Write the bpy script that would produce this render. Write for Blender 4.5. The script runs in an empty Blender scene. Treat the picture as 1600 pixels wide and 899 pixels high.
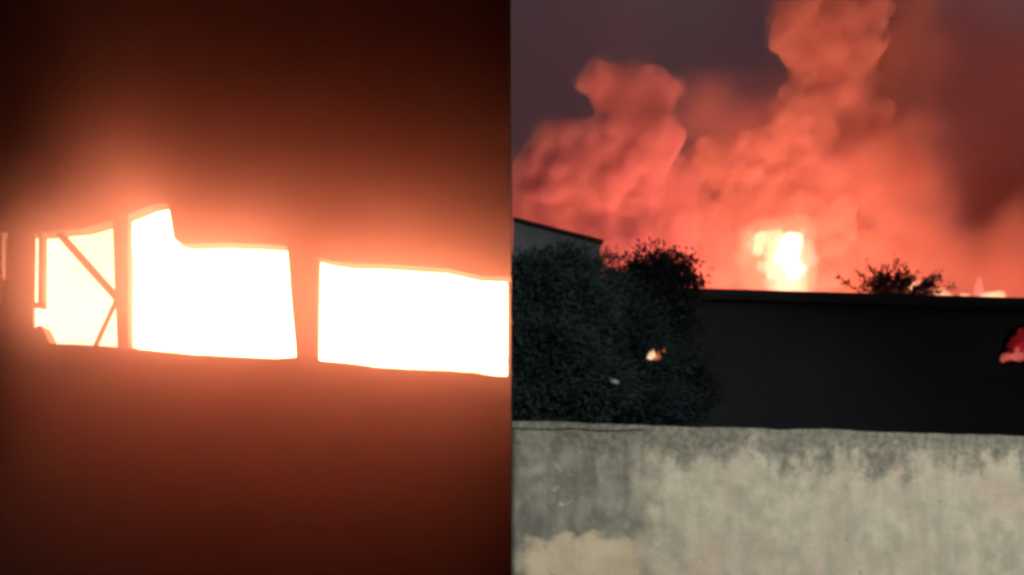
import bpy, bmesh, math, random
import numpy as np
from mathutils import Vector, Matrix, noise

R = math.radians
S = bpy.context.scene
COL = S.collection

# ------------------------------------------------------------------ camera
F = 1385.0          # focal length in photo pixels (1600 wide)
HY = 872.0          # photo row of the horizon
CZ = 1.6            # eye height
cam_d = bpy.data.cameras.new('camera')
cam_d.sensor_width = 36.0
cam_d.lens = 36.0 * F / 1600.0
cam_d.shift_y = (HY - 449.5) / 1600.0
cam_d.clip_start = 0.05
cam_d.clip_end = 4000.0
cam = bpy.data.objects.new('camera', cam_d)
COL.objects.link(cam)
cam.location = (0, 0, CZ)
cam.rotation_euler = (R(90), 0, 0)
S.camera = cam

# ------------------------------------------------------------------ world: dusk, sun gone
SKY_STRENGTH = 1.0
W = bpy.data.worlds.new("World")
S.world = W
W.use_nodes = True
wn = W.node_tree.nodes
wl = W.node_tree.links
wn.clear()
wo = wn.new('ShaderNodeOutputWorld')
wb = wn.new('ShaderNodeBackground')
sk = wn.new('ShaderNodeTexSky')
sk.sky_type = 'NISHITA'
sk.sun_disc = False
sk.sun_elevation = R(-3.0)
sk.sun_rotation = R(200)
sk.air_density = 1.0
sk.dust_density = 4.0
hs = wn.new('ShaderNodeHueSaturation')
hs.inputs['Saturation'].default_value = 0.35
wl.new(sk.outputs[0], hs.inputs['Color'])
wl.new(hs.outputs[0], wb.inputs['Color'])
wb.inputs['Strength'].default_value = SKY_STRENGTH
wl.new(wb.outputs[0], wo.inputs['Surface'])

S.view_settings.view_transform = 'Standard'
S.view_settings.look = 'None'
S.view_settings.exposure = 0.0
S.view_settings.gamma = 1.0
S.view_settings.use_curve_mapping = False

cy = S.cycles
cy.use_denoising = True
cy.max_bounces = 12
cy.diffuse_bounces = 3
cy.glossy_bounces = 1
cy.transmission_bounces = 2
cy.transparent_max_bounces = 16
cy.volume_bounces = 6
cy.sample_clamp_indirect = 4.0
cy.filter_width = 3.6
cy.use_light_tree = True

LAMP_POWER = 4000.0
HALL_FIRE = 25.0
YARD_FIRE = 66.0

# ------------------------------------------------------------------ helpers
def P(px, py, Y):
    return Vector(((px - 800.0) / F * Y, Y, CZ + (HY - py) / F * Y))

def M(px, Y):
    return px / F * Y

def puffs(lst):
    return [(P(px, py, Y), M(r, Y)) for px, py, r, Y in lst]

def tag(o, label=None, cat=None, group=None, kind=None):
    if label: o['label'] = label
    if cat: o['category'] = cat
    if group: o['group'] = group
    if kind: o['kind'] = kind
    return o

def empty(name, loc=(0, 0, 0)):
    o = bpy.data.objects.new(name, None)
    o.empty_display_size = 0.2
    COL.objects.link(o)
    o.location = loc
    return o

def mesh_obj(name, verts, faces, mat, parent=None, smooth=False):
    me = bpy.data.meshes.new(name)
    me.from_pydata([tuple(v) for v in verts], [], faces)
    if smooth:
        me.polygons.foreach_set('use_smooth', [True] * len(me.polygons))
    me.validate(); me.update()
    if mat: me.materials.append(mat)
    o = bpy.data.objects.new(name, me)
    COL.objects.link(o)
    put(o, parent)
    return o

def put(o, parent):
    if parent is not None:
        o.parent = parent
        o.matrix_parent_inverse = Matrix.Translation(parent.location).inverted()

def bm_obj(name, bm, mat, parent=None, smooth=False):
    me = bpy.data.meshes.new(name)
    bmesh.ops.recalc_face_normals(bm, faces=bm.faces)
    bm.to_mesh(me); bm.free()
    if smooth:
        me.polygons.foreach_set('use_smooth', [True] * len(me.polygons))
    me.materials.append(mat)
    o = bpy.data.objects.new(name, me)
    COL.objects.link(o)
    put(o, parent)
    return o

def add_box(bm, x0, x1, y0, y1, z0, z1, bevel=0.0):
    r = bmesh.ops.create_cube(bm, size=1.0)
    vs = r['verts']
    for v in vs:
        v.co = Vector(((x0 + x1) / 2 + v.co.x * (x1 - x0), (y0 + y1) / 2 + v.co.y * (y1 - y0), (z0 + z1) / 2 + v.co.z * (z1 - z0)))
    if bevel:
        es = list({e for v in vs for e in v.link_edges})
        bmesh.ops.bevel(bm, geom=es, offset=bevel, segments=2, affect='EDGES', profile=0.5)

def box(name, x0, x1, y0, y1, z0, z1, mat, parent=None, bevel=0.0):
    bm = bmesh.new()
    add_box(bm, x0, x1, y0, y1, z0, z1, bevel)
    return bm_obj(name, bm, mat, parent)

def prism_from_px(name, pts, Y, depth, mat, parent, bevel=0.0):
    """An upright slab, outline in the plane y = Y, with real thickness behind it."""
    bm = bmesh.new()
    fr = [bm.verts.new(P(x, y, Y)) for x, y in pts]
    bk = [bm.verts.new(v.co + Vector((0, depth, 0))) for v in fr]
    n = len(fr)
    bm.faces.new(fr); bm.faces.new(bk[::-1])
    for i in range(n):
        bm.faces.new((fr[i], bk[i], bk[(i + 1) % n], fr[(i + 1) % n]))
    bm.normal_update()
    bmesh.ops.triangulate(bm, faces=[f for f in bm.faces if len(f.verts) > 4])
    return bm_obj(name, bm, mat, parent)

def add_tube(bm, pts, radii, seg=7):
    rings = []
    n = len(pts)
    for i, (p, r) in enumerate(zip(pts, radii)):
        a = pts[max(i - 1, 0)]; b = pts[min(i + 1, n - 1)]
        d = (Vector(b) - Vector(a)).normalized()
        u = d.cross(Vector((0.31, 0.9, 0.2)))
        if u.length < 1e-3: u = d.cross(Vector((1, 0, 0)))
        u.normalize(); w = d.cross(u)
        rings.append([bm.verts.new(Vector(p) + (u * math.cos(t) + w * math.sin(t)) * r) for t in [2 * math.pi * k / seg for k in range(seg)]])
    for i in range(n - 1):
        for k in range(seg):
            bm.faces.new((rings[i][k], rings[i][(k + 1) % seg], rings[i + 1][(k + 1) % seg], rings[i + 1][k]))
    bm.faces.new(rings[0][::-1]); bm.faces.new(rings[-1])

# ------------------------------------------------------------------ materials
def new_mat(name):
    m = bpy.data.materials.new(name)
    m.use_nodes = True
    return m, m.node_tree.nodes, m.node_tree.links

def rough_mat(name, c1, c2, scale=3.0, rough=0.9, bump=0.15, detail=6.0):
    m, n, l = new_mat(name)
    b = n['Principled BSDF']
    b.inputs['Roughness'].default_value = rough
    tc = n.new('ShaderNodeTexCoord')
    nz = n.new('ShaderNodeTexNoise'); nz.inputs['Scale'].default_value = scale; nz.inputs['Detail'].default_value = detail
    l.new(tc.outputs['Object'], nz.inputs['Vector'])
    cr = n.new('ShaderNodeValToRGB')
    cr.color_ramp.elements[0].position = 0.3; cr.color_ramp.elements[1].position = 0.72
    cr.color_ramp.elements[0].color = (*c1, 1); cr.color_ramp.elements[1].color = (*c2, 1)
    l.new(nz.outputs['Fac'], cr.inputs['Fac'])
    l.new(cr.outputs['Color'], b.inputs['Base Color'])
    if bump:
        bp = n.new('ShaderNodeBump'); bp.inputs['Strength'].default_value = bump; bp.inputs['Distance'].default_value = 0.05
        l.new(nz.outputs['Fac'], bp.inputs['Height']); l.new(bp.outputs['Normal'], b.inputs['Normal'])
    return m

def fire_mat(name, hot, cool, strength, scale=1.2):
    m, n, l = new_mat(name)
    n.clear()
    out = n.new('ShaderNodeOutputMaterial')
    em = n.new('ShaderNodeEmission')
    tc = n.new('ShaderNodeTexCoord')
    mp = n.new('ShaderNodeMapping'); mp.inputs['Scale'].default_value = (1.0, 1.0, 0.45)
    nz = n.new('ShaderNodeTexNoise'); nz.inputs['Scale'].default_value = scale; nz.inputs['Detail'].default_value = 4
    cr = n.new('ShaderNodeValToRGB')
    cr.color_ramp.elements[0].position = 0.35; cr.color_ramp.elements[1].position = 0.62
    cr.color_ramp.elements[0].color = (*cool, 1); cr.color_ramp.elements[1].color = (*hot, 1)
    l.new(tc.outputs['Object'], mp.inputs['Vector']); l.new(mp.outputs[0], nz.inputs['Vector'])
    l.new(nz.outputs['Fac'], cr.inputs['Fac']); l.new(cr.outputs['Color'], em.inputs['Color'])
    em.inputs['Strength'].default_value = strength
    l.new(em.outputs[0], out.inputs['Surface'])
    return m

def glow_mat(name, col, strength):
    """Flame gas and painted glow: a volume that gives off light, so its rim is soft."""
    m, n, l = new_mat(name)
    n.clear()
    out = n.new('ShaderNodeOutputMaterial')
    em = n.new('ShaderNodeEmission')
    em.inputs['Color'].default_value = (*col, 1)
    em.inputs['Strength'].default_value = strength
    l.new(em.outputs[0], out.inputs['Volume'])
    return m

def soft_smoke_mat(name, scatter, density, scale=0.35, lo=0.36, hi=0.66):
    """Smoke that thins out to nothing at the skin of its (unit sphere) object."""
    m, n, l = new_mat(name)
    n.clear()
    out = n.new('ShaderNodeOutputMaterial')
    v = n.new('ShaderNodeVolumePrincipled')
    v.inputs['Color'].default_value = (*scatter, 1)
    v.inputs['Absorption Color'].default_value = (0, 0, 0, 1)
    tc = n.new('ShaderNodeTexCoord'); ge = n.new('ShaderNodeNewGeometry')
    ln = n.new('ShaderNodeVectorMath'); ln.operation = 'LENGTH'; l.new(tc.outputs['Object'], ln.inputs[0])
    f = n.new('ShaderNodeMapRange'); f.interpolation_type = 'SMOOTHERSTEP'
    f.inputs['From Min'].default_value = 1.0; f.inputs['From Max'].default_value = 0.15
    l.new(ln.outputs['Value'], f.inputs['Value'])
    nz = n.new('ShaderNodeTexNoise'); nz.inputs['Scale'].default_value = scale; nz.inputs['Detail'].default_value = 4.0; nz.inputs['Distortion'].default_value = 0.5
    l.new(ge.outputs['Position'], nz.inputs['Vector'])
    mr = n.new('ShaderNodeMapRange'); mr.interpolation_type = 'SMOOTHSTEP'
    mr.inputs['From Min'].default_value = lo; mr.inputs['From Max'].default_value = hi
    mr.inputs['To Min'].default_value = 0.12 * density; mr.inputs['To Max'].default_value = density
    l.new(nz.outputs['Fac'], mr.inputs['Value'])
    mu = n.new('ShaderNodeMath'); mu.operation = 'MULTIPLY'
    l.new(mr.outputs['Result'], mu.inputs[0]); l.new(f.outputs['Result'], mu.inputs[1])
    l.new(mu.outputs[0], v.inputs['Density'])
    l.new(v.outputs[0], out.inputs['Volume'])
    return m

def smoke_mat(name, scatter, density, aniso=0.0, holes=None):
    m, n, l = new_mat(name)
    n.clear()
    out = n.new('ShaderNodeOutputMaterial')
    v = n.new('ShaderNodeVolumePrincipled')
    v.inputs['Color'].default_value = (*scatter, 1)
    v.inputs['Density'].default_value = density
    v.inputs['Anisotropy'].default_value = aniso
    v.inputs['Absorption Color'].default_value = (0, 0, 0, 1)
    if holes:
        scale, lo, hi, dmin = holes
        tc = n.new('ShaderNodeTexCoord')
        nz = n.new('ShaderNodeTexNoise'); nz.inputs['Scale'].default_value = scale; nz.inputs['Detail'].default_value = 4.0
        nz.inputs['Roughness'].default_value = 0.6; nz.inputs['Distortion'].default_value = 0.4
        mr = n.new('ShaderNodeMapRange'); mr.interpolation_type = 'SMOOTHSTEP'
        mr.inputs['From Min'].default_value = lo; mr.inputs['From Max'].default_value = hi
        mr.inputs['To Min'].default_value = dmin * density; mr.inputs['To Max'].default_value = density
        l.new(tc.outputs['Object'], nz.inputs['Vector']); l.new(nz.outputs['Fac'], mr.inputs['Value'])
        l.new(mr.outputs['Result'], v.inputs['Density'])
    l.new(v.outputs[0], out.inputs['Volume'])
    return m

soot = rough_mat('sooty_plaster', (0.13, 0.095, 0.08), (0.25, 0.19, 0.16), 1.5)
steel = rough_mat('sooty_steel', (0.05, 0.045, 0.04), (0.11, 0.10, 0.09), 6, 0.7)
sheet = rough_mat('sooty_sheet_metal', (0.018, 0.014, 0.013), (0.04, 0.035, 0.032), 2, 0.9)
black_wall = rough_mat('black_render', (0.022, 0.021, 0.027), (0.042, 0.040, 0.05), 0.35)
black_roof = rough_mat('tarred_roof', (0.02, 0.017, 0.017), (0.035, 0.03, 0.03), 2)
grey_wall = rough_mat('grey_render', (0.14, 0.16, 0.19), (0.24, 0.265, 0.30), 1.2)
bark = rough_mat('bark', (0.03, 0.022, 0.016), (0.07, 0.05, 0.04), 8, 0.95, 0.4)
ground_m = rough_mat('dry_earth', (0.07, 0.055, 0.04), (0.14, 0.11, 0.085), 0.5, 0.95, 0.3)
lamp_metal = rough_mat('galvanised', (0.25, 0.25, 0.25), (0.36, 0.36, 0.36), 5, 0.5, 0.05)

def leaf_mat(name, c1, c2):
    m = rough_mat(name, c1, c2, 1.6, 0.95, 0.0, 3)
    m.node_tree.nodes['Principled BSDF'].inputs['Specular IOR Level'].default_value = 0.08
    return m
leaf_green = leaf_mat('leaf_green', (0.03, 0.052, 0.05), (0.06, 0.092, 0.08))
leaf_blue = leaf_mat('leaf_blue_green', (0.026, 0.042, 0.048), (0.042, 0.065, 0.072))
leaf_dark = leaf_mat('leaf_dark', (0.022, 0.026, 0.028), (0.036, 0.04, 0.042))

# ------------------------------------------------------------------ ground
g = mesh_obj('ground', [(-1500, -1500, 0), (1500, -1500, 0), (1500, 2500, 0), (-1500, 2500, 0)], [(0, 1, 2, 3)], ground_m)
tag(g, kind='structure')

# ------------------------------------------------------------------ burning hall (left)
HYW = 10.0     # the hall's cross wall
hall = empty('burning_hall', (-3.5, HYW, 0))
tag(hall, 'dark sooty industrial hall with fire showing through a ragged strip of openings', 'hall')

top_edge = [(-180, 372), (2, 363), (12, 362), (52, 363), (68, 364), (88, 361), (130, 357), (160, 349), (178, 344), (199, 336), (214, 330), (236, 321), (252, 318), (262, 319), (266, 338), (271, 372), (278, 378),
            (296, 381), (350, 380), (410, 382), (446, 384), (497, 402), (520, 408), (545, 412), (600, 413), (660, 417), (700, 420), (730, 427), (752, 432), (799, 433)]
bot_edge = [(799, 588), (770, 587), (742, 582), (700, 579), (640, 577), (590, 574), (540, 567), (503, 564), (488, 559), (462, 558), (430, 560), (380, 558), (300, 554), (240, 548), (205, 544), (150, 540), (112, 538), (77, 537), (74, 528), (66, 512), (62, 508), (50, 515), (-180, 520)]
prism_from_px('upper_wall', [(799, -40), (-180, -40)] + top_edge, HYW, 0.20, soot, hall)
prism_from_px('lower_wall', bot_edge + [(-180, 1090), (799, 1090)], HYW, 0.20, soot, hall)
# pillars and steel between the walls
prism_from_px('pillar', [(448, 378), (498, 396), (495, 572), (464, 566), (455, 470)], HYW + 0.03, 0.12, soot, hall)
prism_from_px('pillar', [(176, 338), (200, 330), (200, 555), (184, 552), (179, 440)], HYW + 0.03, 0.12, soot, hall)
def bar(name, a, b, w, Y, d, parent):
    a = Vector((a[0], a[1])); b = Vector((b[0], b[1]))
    t = (b - a).normalized(); nrm = Vector((-t.y, t.x)) * (w / 2)
    return prism_from_px(name, [tuple(a + nrm), tuple(b + nrm), tuple(b - nrm), tuple(a - nrm)], Y, d, steel, parent)
bar('brace', (84, 356), (186, 470), 11, HYW + 0.06, 0.06, hall)
bar('strut', (184, 462), (146, 545), 5, HYW + 0.08, 0.04, hall)
bar('door_post', (63.5, 352), (62.5, 480), 7, HYW + 0.04, 0.10, hall)
bar('rail', (46, 476), (70, 477), 8, HYW + 0.05, 0.05, hall)
# the boards that close the left end, with the light leaking through the gaps
prism_from_px('board', [(12, 355), (53, 355), (51, 485), (52, 527), (12, 527)], HYW + 0.02, 0.05, soot, hall)
prism_from_px('board', [(-180, 355), (3.5, 355), (3.5, 527), (-180, 527)], HYW + 0.02, 0.05, soot, hall)
prism_from_px('board', [(5, 438), (14, 438), (14, 527), (5, 527)], HYW + 0.06, 0.03, soot, hall)
# shell added to block stray light: thin sheet side wall that ends beside the camera, roof, far and rear walls
XS0, XS1 = -0.0040, -0.0012
box('light_block_side', XS0, XS1, 3.6, 17.0, 0.0, 8.4, sheet, hall)  # dividing sheet, added to keep lamp light off the left side
box('light_block_side', -8.2, -8.0, -3.2, 17.0, 0.0, 8.4, sheet, hall)
box('light_block_rear', -7.998, -0.3, -3.2, -3.05, 0.0, 8.4, sheet, hall)  # unseen, added to keep the sky off the cross wall
box('light_block_far', -7.998, XS0 - 0.001, 16.8, 17.0, 0.0, 8.4, sheet, hall)  # added so the hall's fire light does not leak out
bm = bmesh.new()
add_box(bm, -8.3, -0.001, -3.3, 17.1, 8.402, 8.5)
shade_roof = bm_obj('roof', bm, sheet, hall)  # unseen roof, added to shade the cross wall from the sky

# ------------------------------------------------------------------ flames
rng = random.Random(7)
def add_tongue(bm, base, h, r, rng, lean=0.0, seg=8, rings=7, squash=0.7, fat=0.35, xmax=1e9):
    ph = rng.uniform(0, 6.28); ph2 = rng.uniform(0, 6.28)
    prev = None
    rows = []
    for i in range(rings):
        t = i / (rings - 1)
        prof = (0.55 + 0.45 * math.sin(min(t / fat, 1) * math.pi / 2)) if t < fat else (1 - (t - fat) / (1 - fat)) ** 0.8
        rr = r * prof + 0.004
        cx = base[0] + lean * h * t + 0.16 * r * math.sin(ph + 4.2 * t) * (0.4 + t)
        cyy = base[1] + 0.16 * r * math.cos(ph2 + 3.7 * t)
        row = []
        for k in range(seg):
            a = 2 * math.pi * k / seg
            j = 1 + 0.22 * math.sin(3 * a + ph + 5 * t) + rng.uniform(-0.08, 0.08)
            row.append(bm.verts.new((min(cx + rr * j * math.cos(a), xmax), cyy + squash * rr * j * math.sin(a), base[2] + h * t + rng.uniform(-0.02, 0.02) * h)))
        rows.append(row)
    for i in range(rings - 1):
        for k in range(seg):
            bm.faces.new((rows[i][k], rows[i][(k + 1) % seg], rows[i + 1][(k + 1) % seg], rows[i + 1][k]))
    bm.faces.new(rows[0][::-1]); bm.faces.new(rows[-1])

FLAME_XMAX = -0.02
hall_fire_m = fire_mat('hall_flame', (1.0, 0.42, 0.24), (1.0, 0.36, 0.17), HALL_FIRE)
hall_low_m = fire_mat('hall_flame_low', (1.0, 0.80, 0.50), (1.0, 0.70, 0.38), 3.8)
hf = empty('fire', (-3.5, 12.2, 0))
tag(hf, 'white hot wall of flames filling the hall behind the ragged openings', 'fire')
for row, (yy, n_, r_) in enumerate(((11.6, 11, 0.62), (12.6, 10, 0.8))):
    for i in range(n_):
        bm = bmesh.new()
        x = -7.1 + (i + 0.5 * (row % 2)) * 0.66 * (11 / n_) + rng.uniform(-0.1, 0.1)
        rr = r_; x = min(x, -0.35)
        if x < -6.0 - 0.35 * row: continue
        add_tongue(bm, (x, yy + rng.uniform(-0.15, 0.15), 0.02), rng.uniform(6.9, 7.8), rr, rng, seg=6, rings=6, fat=0.5, xmax=FLAME_XMAX - 0.03 * row - 0.004 * i)
        bm_obj('flame', bm, hall_low_m if x < -5.0 - 0.4 * row else hall_fire_m, hf, True)

# smoke layer added on the cross wall for the bloom round the openings
def icosphere(sub):
    bm = bmesh.new()
    bmesh.ops.create_icosphere(bm, subdivisions=sub, radius=1.0)
    v = np.array([x.co[:] for x in bm.verts]); f = np.array([[y.index for y in x.verts] for x in bm.faces])
    bm.free()
    return v, f
ICO = icosphere(2)

def bake(o):
    dg = bpy.context.evaluated_depsgraph_get()
    me = bpy.data.meshes.new_from_object(o.evaluated_get(dg))
    o.modifiers.clear()
    old = o.data
    o.data = me
    bpy.data.meshes.remove(old)

def noise_tex(scale, depth=2):
    t = bpy.data.textures.new('billow', 'CLOUDS')
    t.noise_scale = scale; t.noise_depth = depth
    return t

def billow(name, puffs, mat, voxel, seed=1, kids=26, kid_r=(0.28, 0.48), disp=((2.0, 0.5), (0.7, 0.2)), grand=0):
    """puffs: (centre, radius). Spheres budded over spheres, merged to one closed skin."""
    r_ = random.Random(seed)
    sph = []
    for c, rad in puffs:
        sph.append((c, rad))
        for _ in range(kids):
            d = Vector((r_.gauss(0, 1), r_.gauss(0, 1), r_.gauss(0, 1))).normalized()
            kr = rad * r_.uniform(*kid_r)
            kc = c + d * (rad * r_.uniform(0.78, 1.0))
            sph.append((kc, kr))
            for _ in range(grand):
                d2 = (d + Vector((r_.gauss(0, .6), r_.gauss(0, .6), r_.gauss(0, .6)))).normalized()
                sph.append((kc + d2 * kr * 0.9, kr * r_.uniform(0.3, 0.5)))
    v, f = ICO
    V = np.concatenate([v * rad + np.array(c[:]) for c, rad in sph])
    FF = np.concatenate([f + i * len(v) for i in range(len(sph))])
    me = bpy.data.meshes.new(name)
    me.vertices.add(len(V)); me.vertices.foreach_set('co', V.ravel())
    me.loops.add(FF.size); me.loops.foreach_set('vertex_index', FF.ravel())
    me.polygons.add(len(FF)); me.polygons.foreach_set('loop_start', np.arange(0, FF.size, 3))
    me.update(calc_edges=True)
    o = bpy.data.objects.new(name, me)
    COL.objects.link(o)
    m = o.modifiers.new('r', 'REMESH'); m.mode = 'VOXEL'; m.voxel_size = voxel
    for sc_, st in disp:
        d = o.modifiers.new('d', 'DISPLACE'); d.texture = noise_tex(sc_); d.strength = st; d.mid_level = 0.5; d.texture_coords = 'GLOBAL'
    m = o.modifiers.new('r2', 'REMESH'); m.mode = 'VOXEL'; m.voxel_size = voxel
    m = o.modifiers.new('s', 'SMOOTH'); m.factor = 0.5; m.iterations = 2
    bake(o)
    o.data.materials.clear(); o.data.materials.append(mat)
    return o

bloom_haze_m = smoke_mat('bloom_haze', (1.0, 0.72, 0.66), 0.85)
def bloom_slab(name, x0, x1, y0, y1, z0, z1, mat, nx=40, nz=34):
    """Added layer that carries the bloom against the wall: flat at the back, rolling in front."""
    V = []; Fc = []
    for j in range(nz + 1):
        for i in range(nx + 1):
            x = x0 + (x1 - x0) * i / nx; z = z0 + (z1 - z0) * j / nz
            n_ = noise.fractal(Vector((x * 0.55, 3.0, z * 0.55)), 1.0, 2.0, 3)
            tx = max(0.0, min(1.0, (x + 6.3) / 2.3)); tz = max(0.0, min(1.0, (4.0 - z) / 1.5))
            th = (y1 - y0) * (0.3 + 0.7 * tx * tx * (3 - 2 * tx)) * (0.80 + 0.85 * tz)  # thickness shaped so the glow fades leftwards and grows low down
            V.append((x, y1 - th + 0.16 * n_, z))
    o0 = len(V)
    for j in range(nz + 1):
        for i in range(nx + 1):
            V.append((x0 + (x1 - x0) * i / nx, y1, z0 + (z1 - z0) * j / nz))
    w = nx + 1
    for j in range(nz):
        for i in range(nx):
            a = j * w + i
            Fc.append((a, a + 1, a + w + 1, a + w))
            b = o0 + a
            Fc.append((b, b + w, b + w + 1, b + 1))
    for i in range(nx):
        Fc.append((i, o0 + i, o0 + i + 1, i + 1))
        a = nz * w + i
        Fc.append((a, a + 1, o0 + a + 1, o0 + a))
    for j in range(nz):
        a = j * w
        Fc.append((a, a + w, o0 + a + w, o0 + a))
        b = j * w + nx
        Fc.append((b, o0 + b, o0 + b + w, b + w))
    return mesh_obj(name, V, Fc, mat, None, True)
hs_o = bloom_slab('smoke', -7.99, XS0 - 0.002, HYW - 1.1, HYW - 0.004, 0.01, 8.39, bloom_haze_m)
tag(hs_o, 'thin smoke layer added for the bloom of the fire round the openings', 'smoke', kind='stuff')

# ------------------------------------------------------------------ concrete boundary wall (right)
def wall_material():
    m, n, l = new_mat('weathered_wall')
    b = n['Principled BSDF']; b.inputs['Roughness'].default_value = 0.92
    tc = n.new('ShaderNodeTexCoord')
    sep = n.new('ShaderNodeSeparateXYZ'); l.new(tc.outputs['Object'], sep.inputs[0])
    def nz(scale, detail=5, sx=1, sz=1, rough=0.55, dist=0.0):
        mp = n.new('ShaderNodeMapping'); mp.inputs['Scale'].default_value = (sx, 1, sz)
        l.new(tc.outputs['Object'], mp.inputs['Vector'])
        t = n.new('ShaderNodeTexNoise'); t.inputs['Scale'].default_value = scale; t.inputs['Detail'].default_value = detail
        t.inputs['Roughness'].default_value = rough; t.inputs['Distortion'].default_value = dist
        l.new(mp.outputs[0], t.inputs['Vector']); return t.outputs['Fac']
    def mth(op, a, bb=None, c=None, clamp=False):
        x = n.new('ShaderNodeMath'); x.operation = op; x.use_clamp = clamp
        for i, q in enumerate((a, bb, c)):
            if q is None: continue
            if isinstance(q, (int, float)): x.inputs[i].default_value = q
            else: l.new(q, x.inputs[i])
        return x.outputs[0]
    def sm(v, lo, hi):
        x = n.new('ShaderNodeMapRange'); x.interpolation_type = 'SMOOTHSTEP'
        l.new(v, x.inputs['Value']); x.inputs['From Min'].default_value = lo; x.inputs['From Max'].default_value = hi
        return x.outputs['Result']
    def mix(fac, a, bb):
        x = n.new('ShaderNodeMix'); x.data_type = 'RGBA'
        l.new(fac, x.inputs['Factor'])
        for s, q in ((x.inputs[6], a), (x.inputs[7], bb)):
            if isinstance(q, tuple): s.default_value = (*q, 1)
            else: l.new(q, s)
        return x.outputs[2]
    X, Z = sep.outputs['X'], sep.outputs['Z']
    big = nz(2.2, 6); blot = nz(4.5, 7, 1, .8, .62, .5); clump = nz(5.0, 5, 1, .7, .6, .8); med = nz(7, 6); fine = nz(26, 5); streak = nz(9, 4, 1.0, 0.16); warm = nz(1.7, 3); spot = nz(13, 3, 1, 1, .6, .8)
    base = mix(sm(med, .3, .7), (0.31, 0.30, 0.228), (0.46, 0.425, 0.325))
    base = mix(mth('MULTIPLY', sm(warm, .47, .68), .7), base, (0.42, 0.35, 0.275))
    base = mix(mth('MULTIPLY', sm(streak, .48, .72), .6), base, (0.27, 0.28, 0.235))
    # bare older face on the left
    edge = mth('ADD', X, mth('MULTIPLY', mth('SUBTRACT', med, .5), .35))
    left = mth('SUBTRACT', 1.0, sm(mth('ADD', edge, mth('MULTIPLY', mth('SUBTRACT', big, .5), .5)), 0.68, 1.0))
    old = mix(sm(blot, .38, .62), (0.11, 0.115, 0.098), (0.25, 0.245, 0.205))
    old = mix(mth('MULTIPLY', sm(streak, .48, .68), .5), old, (0.09, 0.092, 0.08))
    old = mix(mth('MULTIPLY', sm(warm, .55, .68), .45), old, (0.17, 0.12, 0.085))
    old = mix(mth('MULTIPLY', sm(spot, .55, .75), .6), old, (0.27, 0.27, 0.23))
    base = mix(mth('MULTIPLY', left, .92), base, old)
    # fresh tan patch low on the left
    pz = mth('ADD', Z, mth('MULTIPLY', mth('SUBTRACT', med, .5), .30))
    patch = mth('MULTIPLY', mth('SUBTRACT', 1.0, sm(pz, 1.70, 1.77)), mth('SUBTRACT', 1.0, sm(edge, 0.74, 0.92)))
    patch = mth('MULTIPLY', patch, sm(mth('ADD', X, mth('MULTIPLY', mth('SUBTRACT', big, .5), .6)), 0.02, 0.2))
    base = mix(mth('MULTIPLY', patch, .9), base, mix(sm(big, .3, .7), (0.44, 0.36, 0.25), (0.56, 0.48, 0.34)))
    # mould running down from the top
    drop = mth('ADD', mth('ADD', Z, mth('MULTIPLY', mth('SUBTRACT', big, .5), 0.9)), mth('MULTIPLY', mth('SUBTRACT', streak, .5), 0.45))
    mould = sm(mth('ADD', drop, mth('MULTIPLY', mth('ADD', mth('MULTIPLY', mth('SUBTRACT', clump, .5), .75), mth('MULTIPLY', mth('SUBTRACT', spot, .5), .5)), 1.0)), 2.08, 2.40)
    base = mix(mth('MULTIPLY', mould, .85), base, mix(sm(fine, .35, .65), (0.07, 0.074, 0.058), (0.17, 0.168, 0.138)))
    # pale chips
    chips = mth('MAXIMUM', sm(spot, .68, .76), sm(nz(6.3, 4, 1, 1, .6, .6), .70, .76))
    base = mix(mth('MULTIPLY', chips, .6), base, (0.50, 0.49, 0.42))
    holes = sm(nz(17, 2, 1, 1, .5, .2), .715, .75)
    base = mix(mth('MULTIPLY', holes, .6), base, (0.14, 0.13, 0.10))
    l.new(base, b.inputs['Base Color'])
    h = mth('ADD', mth('MULTIPLY', med, .5), mth('MULTIPLY', fine, .35))
    h = mth('SUBTRACT', h, mth('MULTIPLY', left, .25))
    bp = n.new('ShaderNodeBump'); bp.inputs['Strength'].default_value = 0.5; bp.inputs['Distance'].default_value = 0.03
    l.new(h, bp.inputs['Height']); l.new(bp.outputs['Normal'], b.inputs['Normal'])
    return m
wall_m = wall_material()

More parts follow.
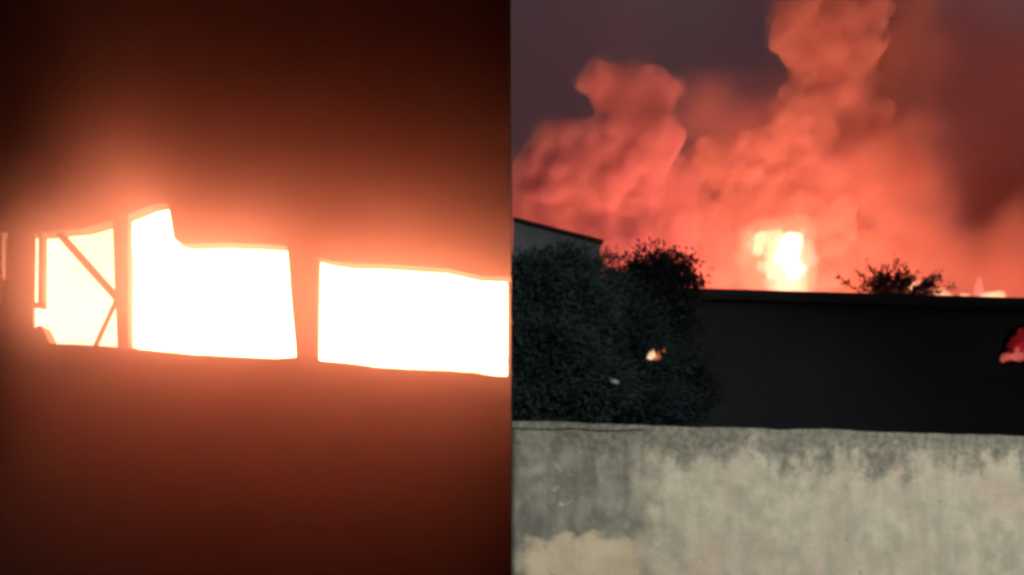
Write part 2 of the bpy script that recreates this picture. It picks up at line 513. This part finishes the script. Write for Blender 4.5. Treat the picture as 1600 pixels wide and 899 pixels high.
WY0, WY1, WX1 = 5.5, 6.35, 4.6           # the wall's line
wall = empty('boundary_wall', (0.0, WY0, 0))
tag(wall, 'weathered grey plastered boundary wall with dark mould below its worn top', 'wall')
ang = math.atan2(WY1 - WY0, WX1)
WL = math.hypot(WX1, WY1 - WY0)
def wall_top(s):
    return 2.447 + 0.012 * noise.noise(Vector((s * 2.1, 5, 0))) + 0.006 * noise.noise(Vector((s * 7, 1, 3)))
def slab(name, s0, s1, zf0, zf1, t0, t1, mat, amp, ns, nz_, seed):
    V = []; Fc = []
    for side in (0, 1):
        for j in range(nz_ + 1):
            for i in range(ns + 1):
                s = s0 + (s1 - s0) * i / ns
                za, zb = zf0(s), zf1(s)
                z = za + (zb - za) * j / nz_
                y = t0 if side == 0 else t1
                if side == 0:
                    y += amp * noise.fractal(Vector((s * 3 + seed, z * 3, 1.0)), 1.0, 2.0, 4)
                    if name == 'masonry': y += 0.012 * (1 if s < 0.85 + 0.05 * noise.noise(Vector((z * 9, 0, 2))) else 0)
                V.append((s + (y * math.tan(ang) + 0.001) * (1 - i / ns), y, z))
    w = ns + 1; o0 = w * (nz_ + 1)
    for j in range(nz_):
        for i in range(ns):
            a = j * w + i
            Fc.append((a, a + 1, a + w + 1, a + w)); b = o0 + a
            Fc.append((b, b + w, b + w + 1, b + 1))
    for i in range(ns):
        Fc.append((i, o0 + i, o0 + i + 1, i + 1)); a = nz_ * w + i
        Fc.append((a, a + 1, o0 + a + 1, o0 + a))
    for j in range(nz_):
        a = j * w; Fc.append((a, a + w, o0 + a + w, o0 + a))
        b = j * w + ns; Fc.append((b, o0 + b, o0 + b + w, b + w))
    o = mesh_obj(name, V, Fc, mat, None, name != 'coping')
    o.parent = wall
    o.rotation_euler = (0, 0, ang)
    return o
slab('masonry', 0.0, WL, lambda s: 0.0, lambda s: wall_top(s) - 0.006, 0.0, 0.22, wall_m, 0.014, 150, 80, 0)
slab('coping', 0.0, WL, lambda s: wall_top(s) - 0.040 + 0.035 * noise.noise(Vector((s * 3.1, 9, 0))), wall_top, -0.0015, 0.228, wall_m, 0.014, 150, 4, 0)

# ------------------------------------------------------------------ street lamp behind the camera
sl = empty('street_lamp', (5.4, -1.6, 0))
tag(sl, 'galvanised street lamp on a pole lighting the boundary wall', 'street lamp')
bm = bmesh.new(); add_tube(bm, [(5.4, -1.6, 0), (5.4, -1.6, 3), (5.4, -1.6, 6.2)], [0.09, 0.075, 0.06], 10); bm_obj('pole', bm, lamp_metal, sl, True)
bm = bmesh.new(); add_tube(bm, [(5.4, -1.6, 6.1), (5.3, -1.4, 6.4), (5.0, -0.8, 6.5)], [0.04, 0.035, 0.035], 8); bm_obj('arm', bm, lamp_metal, sl, True)
box('lamp_head', 4.72, 5.02, -0.95, -0.35, 6.44, 6.56, lamp_metal, sl, 0.03)
ld = bpy.data.lights.new('lamp_light', 'SPOT')
ld.energy = LAMP_POWER
ld.color = (1.0, 0.97, 0.90)
ld.shadow_soft_size = 0.18
ld.spot_size = R(95); ld.spot_blend = 0.6
lo = bpy.data.objects.new('lamp_light', ld)
COL.objects.link(lo)
lo.location = (4.87, -0.65, 6.38)
lo.rotation_euler = (Vector((2.6, 6.2, 2.0)) - lo.location).to_track_quat('-Z', 'Y').to_euler()
put(lo, sl)

# ------------------------------------------------------------------ grey house behind the trees
def quad_block(name, corners, z0, z1s, mat, parent):
    """Upright block on a four-cornered footprint; top height per corner."""
    bm = bmesh.new()
    lo_ = [bm.verts.new((x, y, z0)) for x, y in corners]
    hi_ = [bm.verts.new((x, y, z)) for (x, y), z in zip(corners, z1s)]
    bm.faces.new(lo_[::-1]); bm.faces.new(hi_)
    for i in range(4):
        bm.faces.new((lo_[i], lo_[(i + 1) % 4], hi_[(i + 1) % 4], hi_[i]))
    return bm_obj(name, bm, mat, parent)

a = P(800, 347, 16.0); b_ = P(938, 378, 18.3)
house = empty('grey_house', (a.x + 0.5, 17.5, 0))
tag(house, 'plain grey rendered building with sloping roof edge behind the green trees', 'building')
x0, y0, x1, y1 = a.x + 0.02, a.y, b_.x, b_.y
quad_block('wall', [(x0, y0), (x1, y1), (x1 - 0.3, y1 + 2.2), (x0, y0 + 2.6)], 0, [a.z, b_.z - 0.05, b_.z - 0.05, a.z], grey_wall, house)
quad_block('roof', [(x0, y0 - 0.1), (x1 + 0.1, y1 - 0.1), (x1 - 0.2, y1 + 2.3), (x0, y0 + 2.7)], a.z - 0.55, [a.z + 0.08] * 4, black_roof, house) if False else None
bm = bmesh.new()
tv = [(x0, y0 - 0.12, a.z + 0.003), (x1 + 0.06, y1 - 0.12, b_.z - 0.047), (x1 - 0.24, y1 + 2.3, b_.z - 0.047), (x0, y0 + 2.7, a.z + 0.003)]
lo_ = [bm.verts.new(v) for v in tv]; hi_ = [bm.verts.new((v[0], v[1], v[2] + 0.045)) for v in tv]
bm.faces.new(lo_[::-1]); bm.faces.new(hi_)
for i in range(4): bm.faces.new((lo_[i], lo_[(i + 1) % 4], hi_[(i + 1) % 4], hi_[i]))
bm_obj('roof', bm, black_roof, house)

# ------------------------------------------------------------------ long dark shed
a = P(930, 451, 21.0); b_ = P(1720, 474, 22.2)
shed = empty('dark_shed', ((a.x + b_.x) / 2, 23.0, 0))
tag(shed, 'long low black shed with straight roof edge in front of the fire', 'shed')
dirv = Vector((b_.x - a.x, b_.y - a.y, 0)); SLEN = dirv.length; dirv.normalize(); nv = Vector((-dirv.y, dirv.x, 0))
def sp(s, t, z):
    return Vector((a.x, a.y, 0)) + dirv * s + nv * t + Vector((0, 0, z))
def sbox(name, s0, s1, t0, t1, z0, z1, mat, dz=0.0):
    bm = bmesh.new()
    vs = [bm.verts.new(sp(s, t, z + (dz * s / SLEN))) for z in (z0, z1) for s, t in ((s0, t0), (s1, t0), (s1, t1), (s0, t1))]
    for f in ((3, 2, 1, 0), (4, 5, 6, 7), (0, 1, 5, 4), (1, 2, 6, 5), (2, 3, 7, 6), (3, 0, 4, 7)):
        bm.faces.new([vs[i] for i in f])
    return bm_obj(name, bm, mat, shed)
ZT = a.z
DZ = b_.z - a.z
# hole in the front wall at the right where fire shows
def s_at(px):
    # where the sight line through column px meets the shed front
    k = (px - 800) / F
    # (a.x + d.x s) = k (a.y + d.y s)
    return (k * a.y - a.x) / (dirv.x - k * dirv.y)
sA, sB = s_at(1561), s_at(1640)
YO = a.y + dirv.y * sA
zA, zB = P(0, 571, YO).z, P(0, 508, YO).z
def wall_poly(pts):
    """A piece of the front wall, outline given along the wall and in height, 0.2 m thick."""
    bm = bmesh.new()
    fr = [bm.verts.new(sp(q[0], 0.0, q[1])) for q in pts]
    bk = [bm.verts.new(sp(q[0], 0.2, q[1])) for q in pts]
    n_ = len(pts)
    bm.faces.new(fr); bm.faces.new(bk[::-1])
    for i in range(n_): bm.faces.new((fr[i], bk[i], bk[(i + 1) % n_], fr[(i + 1) % n_]))
    bm.normal_update()
    bmesh.ops.triangulate(bm, faces=[f for f in bm.faces if len(f.verts) > 4])
    return bm_obj('wall', bm, black_wall, shed)
def sz(px, py):
    s_ = s_at(px)
    return (s_, P(0, py, a.y + dirv.y * s_).z)
hole_up = [sz(*q) for q in ((1559, 556), (1564, 545), (1567, 534), (1573, 524), (1579, 514), (1588, 511), (1594, 503), (1607, 506), (1640, 500))]
hole_lo = [sz(*q) for q in ((1640, 573), (1612, 569), (1600, 571), (1586, 568), (1574, 570), (1563, 565), (1559, 556))]
sM = s_at(1559)
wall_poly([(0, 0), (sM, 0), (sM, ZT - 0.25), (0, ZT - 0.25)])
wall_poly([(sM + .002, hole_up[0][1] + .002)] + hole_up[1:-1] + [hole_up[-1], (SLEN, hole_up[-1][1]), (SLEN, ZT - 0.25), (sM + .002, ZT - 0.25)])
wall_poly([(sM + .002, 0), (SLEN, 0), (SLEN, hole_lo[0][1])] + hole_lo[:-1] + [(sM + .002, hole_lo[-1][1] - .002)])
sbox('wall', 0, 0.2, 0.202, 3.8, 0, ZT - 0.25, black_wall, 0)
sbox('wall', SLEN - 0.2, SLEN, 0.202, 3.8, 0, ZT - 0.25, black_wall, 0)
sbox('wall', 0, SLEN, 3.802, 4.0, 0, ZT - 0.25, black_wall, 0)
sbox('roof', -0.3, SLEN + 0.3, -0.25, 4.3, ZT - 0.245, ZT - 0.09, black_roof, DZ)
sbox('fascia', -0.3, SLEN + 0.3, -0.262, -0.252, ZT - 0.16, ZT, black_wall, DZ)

# ------------------------------------------------------------------ yard fires behind the shed
core_m = glow_mat('flame_core', (1.0, 0.80, 0.48), 3.2)
mid_m = glow_mat('flame_mid', (1.0, 0.60, 0.30), 1.6)
painted_halo_m = glow_mat('painted_flame_glow', (1.0, 0.42, 0.20), 0.30)  # faint emission painting the soft glow round the tall flame
out_m = glow_mat('flame_outer', (1.0, 0.42, 0.28), 1.0)
deep_m = fire_mat('flame_deep', (1.0, 0.28, 0.19), (1.0, 0.24, 0.155), YARD_FIRE, 0.5)
low_m = fire_mat('flame_low', (1.0, 0.29, 0.16), (1.0, 0.22, 0.12), YARD_FIRE * 0.25, 0.5)

FY = 30.0
tall = empty('fire', P(1232, 872, FY) - Vector((0, 0, CZ)))
tag(tall, 'tall white and yellow flame rising above the shed roof', 'fire')
def tongue_px(px, py_top, py_base, rpx, Y, mat, parent, seed, lean=0.0, fat=0.4, rings=9, seg=9, z0=None):
    bm = bmesh.new(); b0 = P(px, py_base, Y); t0 = P(px, py_top, Y)
    add_tongue(bm, b0, t0.z - b0.z, M(rpx, Y), random.Random(seed), lean, seg, rings, 0.7, fat)
    return bm_obj('flame', bm, mat, parent, True)
# the body of the fire, below the roof line
body = empty('fire', (8, 31, 0))
tag(body, 'broad bed of orange flames burning low behind the shed roof', 'fire')
for i in range(12):
    px = 1120 + i * 58 + rng.uniform(-12, 12)
    bm = bmesh.new(); Y = FY + 1.0 + rng.uniform(-.5, .8)
    zt = P(px, 490 + rng.uniform(-3, 25), Y).z
    add_tongue(bm, (P(px, 0, Y).x, Y, 0.02), zt, rng.uniform(0.75, 1.05), rng, 0, 6, 6, 0.8, 0.6)
    bm_obj('flame', bm, deep_m if 1150 < px < 1350 else low_m, body, True)
# small flames licking over the roof edge
pale_lick_m = glow_mat('pale_flame_lick', (1.0, 0.42, 0.36), 1.1)
lick_m = glow_mat('flame_lick', (1.0, 0.55, 0.28), 3.2)
lk = empty('fire', (P(1470, 0, 29.0).x, 29.0, 0))
tag(lk, 'row of small ragged flames licking over the shed roof beside the bare tree', 'fire')
tongue_px(1531, 423, 516, 11, 29.0, pale_lick_m, lk, 45, 0.02, 0.6, 8, 7)
for k, lst in enumerate(([(1400, 461, 5), (1410, 459, 8), (1421, 456, 9), (1429, 460, 8), (1440, 464, 5), (1414, 447, 4), (1433, 449, 4)], [(1458, 465, 4), (1466, 463, 7), (1475, 466, 6), (1484, 468, 4)],
        [(1536, 469, 5), (1545, 467, 8), (1556, 469, 9), (1565, 472, 5)], [(1505, 468, 5), (1513, 470, 4)], [(1378, 461, 5), (1385, 463, 5)])):
    put(billow('flame', puffs([(px, py - 5, r_ * 1.1, 28.7) for px, py, r_ in lst]), lick_m, 0.03, 240 + k, 9, (0.3, 0.6), ((0.3, 0.16), (0.1, 0.08)), 0), lk)
# fire inside the shed's opening
red_m = glow_mat('flame_red', (1.0, 0.04, 0.05), 0.6)
pink_m = glow_mat('flame_pink', (1.0, 0.20, 0.15), 2.0)
inf = empty('fire', sp((sA + sB) / 2, 0.6, 0))
tag(inf, 'small red fire burning low in the dark shed at far right', 'fire')
YI = YO + 0.5
for k, (lst, m_) in enumerate((([(1578, 540, 6, YI), (1585, 532, 6, YI), (1595, 520, 7, YI), (1592, 545, 10, YI), (1602, 532, 9, YI), (1580, 556, 8, YI), (1605, 555, 10, YI), (1570, 561, 5, YI)], red_m),
        ([(1569, 561, 5, YI - .12), (1578, 559, 6, YI - .12), (1588, 557, 8, YI - .12), (1596, 560, 7, YI - .12), (1588, 546, 4, YI - .12), (1606, 548, 5, YI - .12)], pink_m))):
    put(billow('flame', puffs(lst), m_, 0.025, 170 + k, 8, (0.3, 0.6), ((0.3, 0.14), (0.1, 0.06)), 0), inf)

# two spots among the trees
sf = empty('fire', P(1020, 562, 15.2) * 1.0)
tag(sf, 'small bright orange fire glowing among the dark trees', 'fire')
spot_m = glow_mat('ember_flame', (1.0, 0.6, 0.35), 14.0)
ember_m = glow_mat('ember_glow', (1.0, 0.25, 0.10), 7.0)
for k, (px, t_, b0, r_, m_) in enumerate(((1017, 545, 562, 7, spot_m), (1026, 547, 564, 5, ember_m), (1037, 543, 551, 3, ember_m), (1012, 552, 562, 3, spot_m))):
    tongue_px(px, t_, b0, r_, 15.2, m_, sf, 90 + k, 0.25, 0.4, 7, 7)

# ------------------------------------------------------------------ smoke
for k, (lst, m_) in enumerate((
        ([(1232, 378, 15, FY), (1240, 388, 14, FY), (1234, 402, 17, FY), (1238, 420, 14, FY), (1228, 392, 14, FY)], core_m),
        ([(1190, 376, 14, FY + .8), (1206, 374, 14, FY + .8), (1183, 393, 10, FY + .8), (1212, 395, 17, FY + .9), (1206, 412, 12, FY + .9), (1222, 380, 16, FY + 1), (1216, 425, 14, FY + .9)], mid_m),
        ([(1212, 425, 16, FY + 1.6), (1228, 444, 24, FY + 1.6), (1242, 455, 22, FY + 1.7), (1222, 466, 24, FY + 1.6), (1266, 384, 10, FY + 1.7), (1262, 408, 13, FY + 1.7), (1176, 384, 11, FY + 1.6), (1194, 418, 11, FY + 1.6), (1172, 366, 7, FY + 1.6), (1258, 362, 7, FY + 1.7), (1252, 400, 18, FY + 1.7), (1250, 430, 16, FY + 1.7)], out_m),
        ([(1185, 385, 34, FY + 1.6), (1225, 385, 44, FY + 1.6), (1240, 420, 42, FY + 1.6), (1230, 460, 46, FY + 1.6), (1200, 430, 36, FY + 1.6)], painted_halo_m))):  # painted halo, no flame of its own
    fo = billow('flame', puffs(lst), m_, 0.05 if k < 3 else 0.12, 60 + k, 9, (0.3, 0.55), ((0.6, 0.42), (0.2, 0.2)) if k < 3 else ((1.0, 0.8), (0.4, 0.3)), 0)
    put(fo, tall)
plume_m = smoke_mat('dense_smoke', (0.975, 0.80, 0.74), 3.4, 0.0, (0.8, 0.34, 0.62, 0.20))
left_m = smoke_mat('left_smoke', (0.955, 0.73, 0.76), 2.8, 0.0, (0.8, 0.34, 0.62, 0.20))
rim_m = soft_smoke_mat('rim_smoke', (0.96, 0.74, 0.69), 0.9, 0.7, 0.36, 0.62)
veil_m = smoke_mat('thin_smoke', (0.95, 0.72, 0.82), 0.10)

def lean(lst, near, far, k=1.0):
    """Depth by height: the top of a plume leans towards the camera, over its fire."""
    return puffs([(px, py, r * k, near + (far - near) * max(0.0, min(1.0, py / 430.0)) + dy) for px, py, r, dy in lst])
def plume(label, lst, near, far, mat, seed):
    t = empty('smoke_plume', P(lst[-1][0], HY, far) - Vector((0, 0, CZ)))
    tag(t, label, 'smoke plume')
    o = billow('dense_smoke', lean(lst, near, far, 0.89), mat, 0.15, seed, 24, (0.26, 0.46), ((1.2, 0.2), (0.35, 0.18)), 5)
    put(o, t)
    v, f = icosphere(3)
    me = bpy.data.meshes.new('thin_smoke')
    me.from_pydata([tuple(q) for q in v], [], [tuple(int(k) for k in q) for q in f])
    me.materials.append(rim_m)
    for c, rad in lean(lst, near, far)[::2]:
        o = bpy.data.objects.new('thin_smoke', me)
        COL.objects.link(o)
        o.location = c - Vector((0, 0.3 * rad, 0)); o.scale = (rad * 1.6,) * 3
        o.parent = t; o.matrix_parent_inverse = Matrix.Translation(t.location).inverted()
    return t
plume('towering orange pink smoke column rising above the tall flame', [
    (1290, -50, 84, 1), (1240, 12, 40, 0), (1295, 30, 55, .5), (1335, 20, 55, 1), (1220, 60, 24, -.3), (1245, 72, 26, 0), (1285, 85, 46, .3), (1330, 85, 52, .6),
    (1295, 140, 52, .5), (1345, 150, 50, 1), (1268, 180, 46, 0), (1256, 118, 26, 0), (1236, 180, 40, -.2), (1205, 228, 34, -.2), (1160, 232, 36, 0), (1108, 245, 34, .2), (1320, 205, 62, .8), (1232, 232, 36, 0), (1270, 260, 65, .5), (1195, 275, 48, 0),
    (1215, 330, 60, 0), (1130, 270, 42, .3), (1100, 300, 40, .5), (1160, 320, 60, .4), (1330, 280, 60, 1), (1270, 340, 70, .4), (1130, 370, 70, .5), (1290, 390, 75, 1), (1200, 430, 80, 1), (1100, 430, 70, 1)], 34.5, 41.0, plume_m, 3)
plume('lower bank of mauve pink smoke billowing above the grey building', [
    (938, 124, 27, 0), (962, 118, 22, 0), (990, 130, 30, 0), (1022, 138, 30, 0), (1040, 152, 18, 0), (950, 160, 24, 0), (985, 172, 40, 0), (1015, 180, 26, 0), (1024, 208, 34, -.8), (1046, 216, 24, -.9), (1052, 142, 18, -.2), (930, 112, 20, -.2), (912, 130, 16, 0), (880, 205, 22, .2), (1008, 235, 40, -.6),
    (958, 215, 38, -.3), (922, 205, 22, -.3), (900, 228, 34, 0), (858, 216, 26, .5), (845, 240, 28, .5), (822, 268, 28, .8), (880, 270, 46, .3), (950, 275, 52, 0), (1010, 290, 50, 0), (1060, 285, 36, .3), (840, 310, 46, 1), (905, 350, 66, 1.2), (990, 350, 66, 1), (1060, 350, 60, .6), (800, 335, 44, 1.5), (1080, 440, 60, 1.5), (960, 430, 80, 1.5)], 33.0, 41.0, left_m, 5)
def soft_plume(label, lst, mat):
    """Loose overlapping puffs: (px, py, rx, rz, Y); each is a closed ball of thinning smoke."""
    t = empty('smoke_plume', P(lst[0][0], HY, lst[0][4]) - Vector((0, 0, CZ)))
    tag(t, label, 'smoke plume')
    v, f = icosphere(3)
    me = bpy.data.meshes.new('puff')
    me.from_pydata([tuple(q) for q in v], [], [tuple(int(k) for k in q) for q in f])
    me.materials.append(mat)
    for px, py, rx, rz, Y in lst:
        o = bpy.data.objects.new('puff', me)
        COL.objects.link(o)
        o.location = P(px, py, Y); o.scale = (M(rx, Y), M((rx + rz) / 2, Y), M(rz, Y))
        o.parent = t; o.matrix_parent_inverse = Matrix.Translation(t.location).inverted()
    return t
soft_plume('soft faint red smoke trailing off the right side of the orange column', [
    (1390, 0, 110, 110, 37), (1400, 110, 120, 110, 37.5), (1390, 220, 120, 110, 38), (1390, 320, 130, 120, 39), (1400, 420, 140, 110, 40), (1375, 350, 80, 80, 36), (1350, 270, 80, 80, 36), (1500, 430, 130, 90, 41), (1610, 400, 90, 130, 39)],
    soft_smoke_mat('soft_smoke', (0.93, 0.69, 0.60), 0.75))
soft_plume('faint dull red smoke hanging between the lower bank and the tall column', [
    (1140, 190, 130, 90, 37.5), (1090, 170, 90, 80, 37), (1190, 170, 90, 90, 37.5)], soft_smoke_mat('gap_smoke', (0.90, 0.66, 0.62), 0.34, 0.3))
soft_plume('dull dark red smoke drifting at the right of the orange column', [
    (1500, 130, 160, 170, 46), (1590, 240, 170, 170, 46), (1480, 280, 150, 150, 46), (1560, 380, 160, 120, 46), (1440, 60, 130, 130, 46), (1650, 120, 130, 130, 47)],
    soft_smoke_mat('dim_smoke', (0.66, 0.38, 0.31), 0.55, 0.25))
soft_plume('small smoke puff painted dark mauve as if unlit between the grey building and the round tree', [
    (960, 380, 70, 60, 27), (1000, 350, 60, 45, 27), (920, 350, 50, 40, 27.5), (1030, 390, 50, 40, 27)], soft_smoke_mat('unlit_tone_smoke', (0.22, 0.13, 0.19), 1.3, 0.6))  # unlit look put into the low scatter colour
veil = billow('smoke_veil', puffs([(870, 150, 260, 48), (1130, 220, 240, 48), (1130, 330, 200, 48), (1300, 200, 300, 48), (1600, 300, 200, 48), (900, 380, 230, 48)]),
    veil_m, 0.8, 9, 8, (0.3, 0.5), ((4.0, 1.0),), 0)
tag(veil, 'thin dusky red smoke veil spread over the sky behind the plumes', 'smoke', kind='stuff')

# ------------------------------------------------------------------ trees
def leafy_tree(name, label, cat, base, blobs, n_leaves, leaf, mat, seed, group=None, trunk_r=0.12, flat=0.0):
    """blobs: (centre, rx, ry, rz). Limbs run to every blob; leaves fill the blobs in clumps."""
    r_ = random.Random(seed)
    t = empty(name, base)
    tag(t, label, cat, group)
    bm = bmesh.new()
    base = Vector(base)
    top = max((c for c, *_ in blobs), key=lambda c: c.z)
    fork = base.lerp(Vector((sum(c.x for c, *_ in blobs) / len(blobs), sum(c.y for c, *_ in blobs) / len(blobs), top.z)), 0.45)
    add_tube(bm, [base, base.lerp(fork, .5) + Vector((r_.uniform(-.08, .08), 0, 0)), fork], [trunk_r * 1.25, trunk_r, trunk_r * .8], 9)
    limbs = []
    for c, rx, ry, rz in blobs:
        mid = fork.lerp(c, .55) + Vector((r_.uniform(-.15, .15), r_.uniform(-.15, .15), r_.uniform(0, .2)))
        add_tube(bm, [fork - Vector((0, 0, .05)), mid, c], [trunk_r * .6, trunk_r * .35, .015], 6)
        for _ in range(5):
            d = Vector((r_.gauss(0, 1) * rx, r_.gauss(0, 1) * ry, r_.gauss(0, 1) * rz)) * .55
            s_ = mid.lerp(c, r_.uniform(.2, 1))
            add_tube(bm, [s_, s_ + d * .5 + Vector((0, 0, .05)), c + d], [.018, .012, .005], 4)
    bm_obj('trunk', bm, bark, t, True)
    V = []; Fc = []
    vol = [rx * ry * rz for _, rx, ry, rz in blobs]; tot = sum(vol)
    for (c, rx, ry, rz), v in zip(blobs, vol):
        n_ = int(n_leaves * v / tot)
        clumps = []
        for _ in range(max(6, n_ // 45)):
            d = Vector((r_.gauss(0, 1), r_.gauss(0, 1), r_.gauss(0, 1))).normalized() * (r_.random() ** .45)
            clumps.append(c + Vector((d.x * rx, d.y * ry, d.z * rz)))
        cs = 0.22 * min(rx, rz)
        for _ in range(n_):
            cc = r_.choice(clumps)
            p = cc + Vector((r_.gauss(0, cs * (1 + flat)), r_.gauss(0, cs), r_.gauss(0, cs * (1 - .5 * flat))))
            out = (p - c).normalized() if (p - c).length > 1e-4 else Vector((0, 0, 1))
            d = (out + Vector((r_.gauss(0, .6), r_.gauss(0, .6), r_.gauss(0, .6) * (1 - .6 * flat) - .2))).normalized()
            u = d.cross(Vector((r_.gauss(0, 1), r_.gauss(0, 1), r_.gauss(0, 1)))).normalized()
            L = leaf * r_.uniform(.7, 1.4); w = L * (.28 - .2 * flat)
            nrm = d.cross(u) * (L * .12)
            i = len(V)
            V += [p, p + d * L * .5 + u * w + nrm, p + d * L, p + d * L * .5 - u * w + nrm]
            Fc += [(i, i + 1, i + 2), (i, i + 2, i + 3)]
    mesh_obj('crown', V, Fc, mat, t)
    return t
def blob(px, py, rx, rz, Y, ry=None):
    return (P(px, py, Y), M(rx, Y), M(ry or rx, Y), M(rz, Y))

leafy_tree('leafy_tree', 'green leafy tree with spreading boughs in front of the grey building', 'tree', (P(845, 0, 14.0).x, 14.0, 0),
    [blob(830, 450, 60, 45, 14), blob(875, 420, 45, 35, 14.3), blob(850, 540, 70, 45, 13.8), blob(905, 480, 55, 45, 14.2), blob(800, 520, 40, 40, 14), blob(820, 600, 60, 50, 13.8), blob(900, 600, 70, 55, 14)], 34000, .11, leaf_green, 11, None, .11, .7)
leafy_tree('leafy_tree', 'blue green tree between the green tree and the round dark tree', 'tree', (P(965, 0, 15.6).x, 15.6, 0),
    [blob(935, 440, 45, 40, 15.6), blob(960, 500, 60, 50, 15.6), blob(990, 570, 60, 60, 15.8), blob(985, 630, 80, 40, 15.6), blob(1040, 640, 60, 35, 15.9), blob(940, 600, 60, 60, 15.6), blob(915, 530, 50, 50, 15.5)], 26000, .11, leaf_blue, 12, None, .12, .7)
leafy_tree('round_tree', 'dark round topped tree standing against the red smoke', 'tree', (P(1035, 0, 18.0).x, 18.0, 0),
    [blob(1012, 428, 48, 36, 18), blob(1050, 432, 40, 36, 18), blob(1030, 450, 60, 45, 18.2), blob(985, 450, 40, 30, 18), blob(1035, 490, 60, 50, 18), blob(1070, 455, 22, 25, 18), blob(1020, 570, 70, 60, 18.1), blob(1075, 610, 50, 40, 18.2)], 22000, .085, leaf_dark, 13, None, .14)

# bare tree behind the shed roof, fine fronds against the flames
bt = empty('bare_tree', (P(1395, 0, 26.8).x, 26.8, 0))
tag(bt, 'sparse twiggy tree showing above the shed roof against the small flames', 'tree')
bm = bmesh.new(); r_ = random.Random(21)
bx = bt.location.x
fork = P(1393, 482, 26.8)
add_tube(bm, [(bx, 26.8, 0), (bx + .1, 26.8, 4), fork], [.16, .12, .08], 8)
lv = []; lf = []
for k in range(74):
    q = r_.random()
    if q < .62:
        e = P(1392 + r_.gauss(0, 30), 451 - abs(r_.gauss(0, 17)), 26.8 + r_.uniform(-.7, .7))
    else:
        e = P(1425 + r_.uniform(0, 62), 454 - r_.uniform(-8, 27), 26.8 + r_.uniform(-.7, .7))
    m_ = fork.lerp(e, .5) + Vector((r_.uniform(-.1, .1), 0, r_.uniform(-.02, .1)))
    add_tube(bm, [fork, m_, e], [.022, .011, .004], 4)
    for _ in range(40 if q < .62 else 22):
        t_ = r_.uniform(.45, 1.05)
        p = m_.lerp(e, max(0, t_ * 2 - 1)) if t_ > .5 else fork.lerp(m_, t_ * 2)
        p = p + Vector((r_.gauss(0, .05), r_.gauss(0, .05), r_.gauss(0, .03)))
        d = ((e - fork).normalized() + Vector((r_.gauss(0, .6), r_.gauss(0, .4), r_.gauss(0, .5)))).normalized()
        u = d.cross(Vector((0, 1, .2))).normalized()
        L = r_.uniform(.08, .19)
        i = len(lv); lv += [p, p + d * L * .5 + u * L * .14, p + d * L, p + d * L * .5 - u * L * .14]; lf += [(i, i + 1, i + 2), (i, i + 2, i + 3)]
bm_obj('trunk', bm, bark, bt, True)
mesh_obj('crown', lv, lf, leaf_dark, bt)

# pale piece added for a small spot of light in the leaves
sc_m = rough_mat('pale_light_spot', (0.75, 0.76, 0.76), (0.85, 0.85, 0.84), 12, .6, .1)
bm = bmesh.new(); c0 = P(960, 594, 13.3)
rows = []
for j in range(5):
    rows.append([bm.verts.new(c0 + Vector(((i - 3.5) * .022, .03 * math.sin(i * 1.3 + j), (j - 2) * .018 * (1 - .1 * abs(i - 3.5)) - .006 * i + .012 * math.sin(i * 2.1)))) for i in range(8)])
for j in range(4):
    for i in range(7): bm.faces.new((rows[j][i], rows[j][i + 1], rows[j + 1][i + 1], rows[j + 1][i]))
bmesh.ops.solidify(bm, geom=bm.faces[:], thickness=.004)
light_spot = bm_obj('light_spot_piece', bm, sc_m, None, True)
tag(light_spot, 'small pale piece added for a spot of light low in the foliage', 'light_spot')
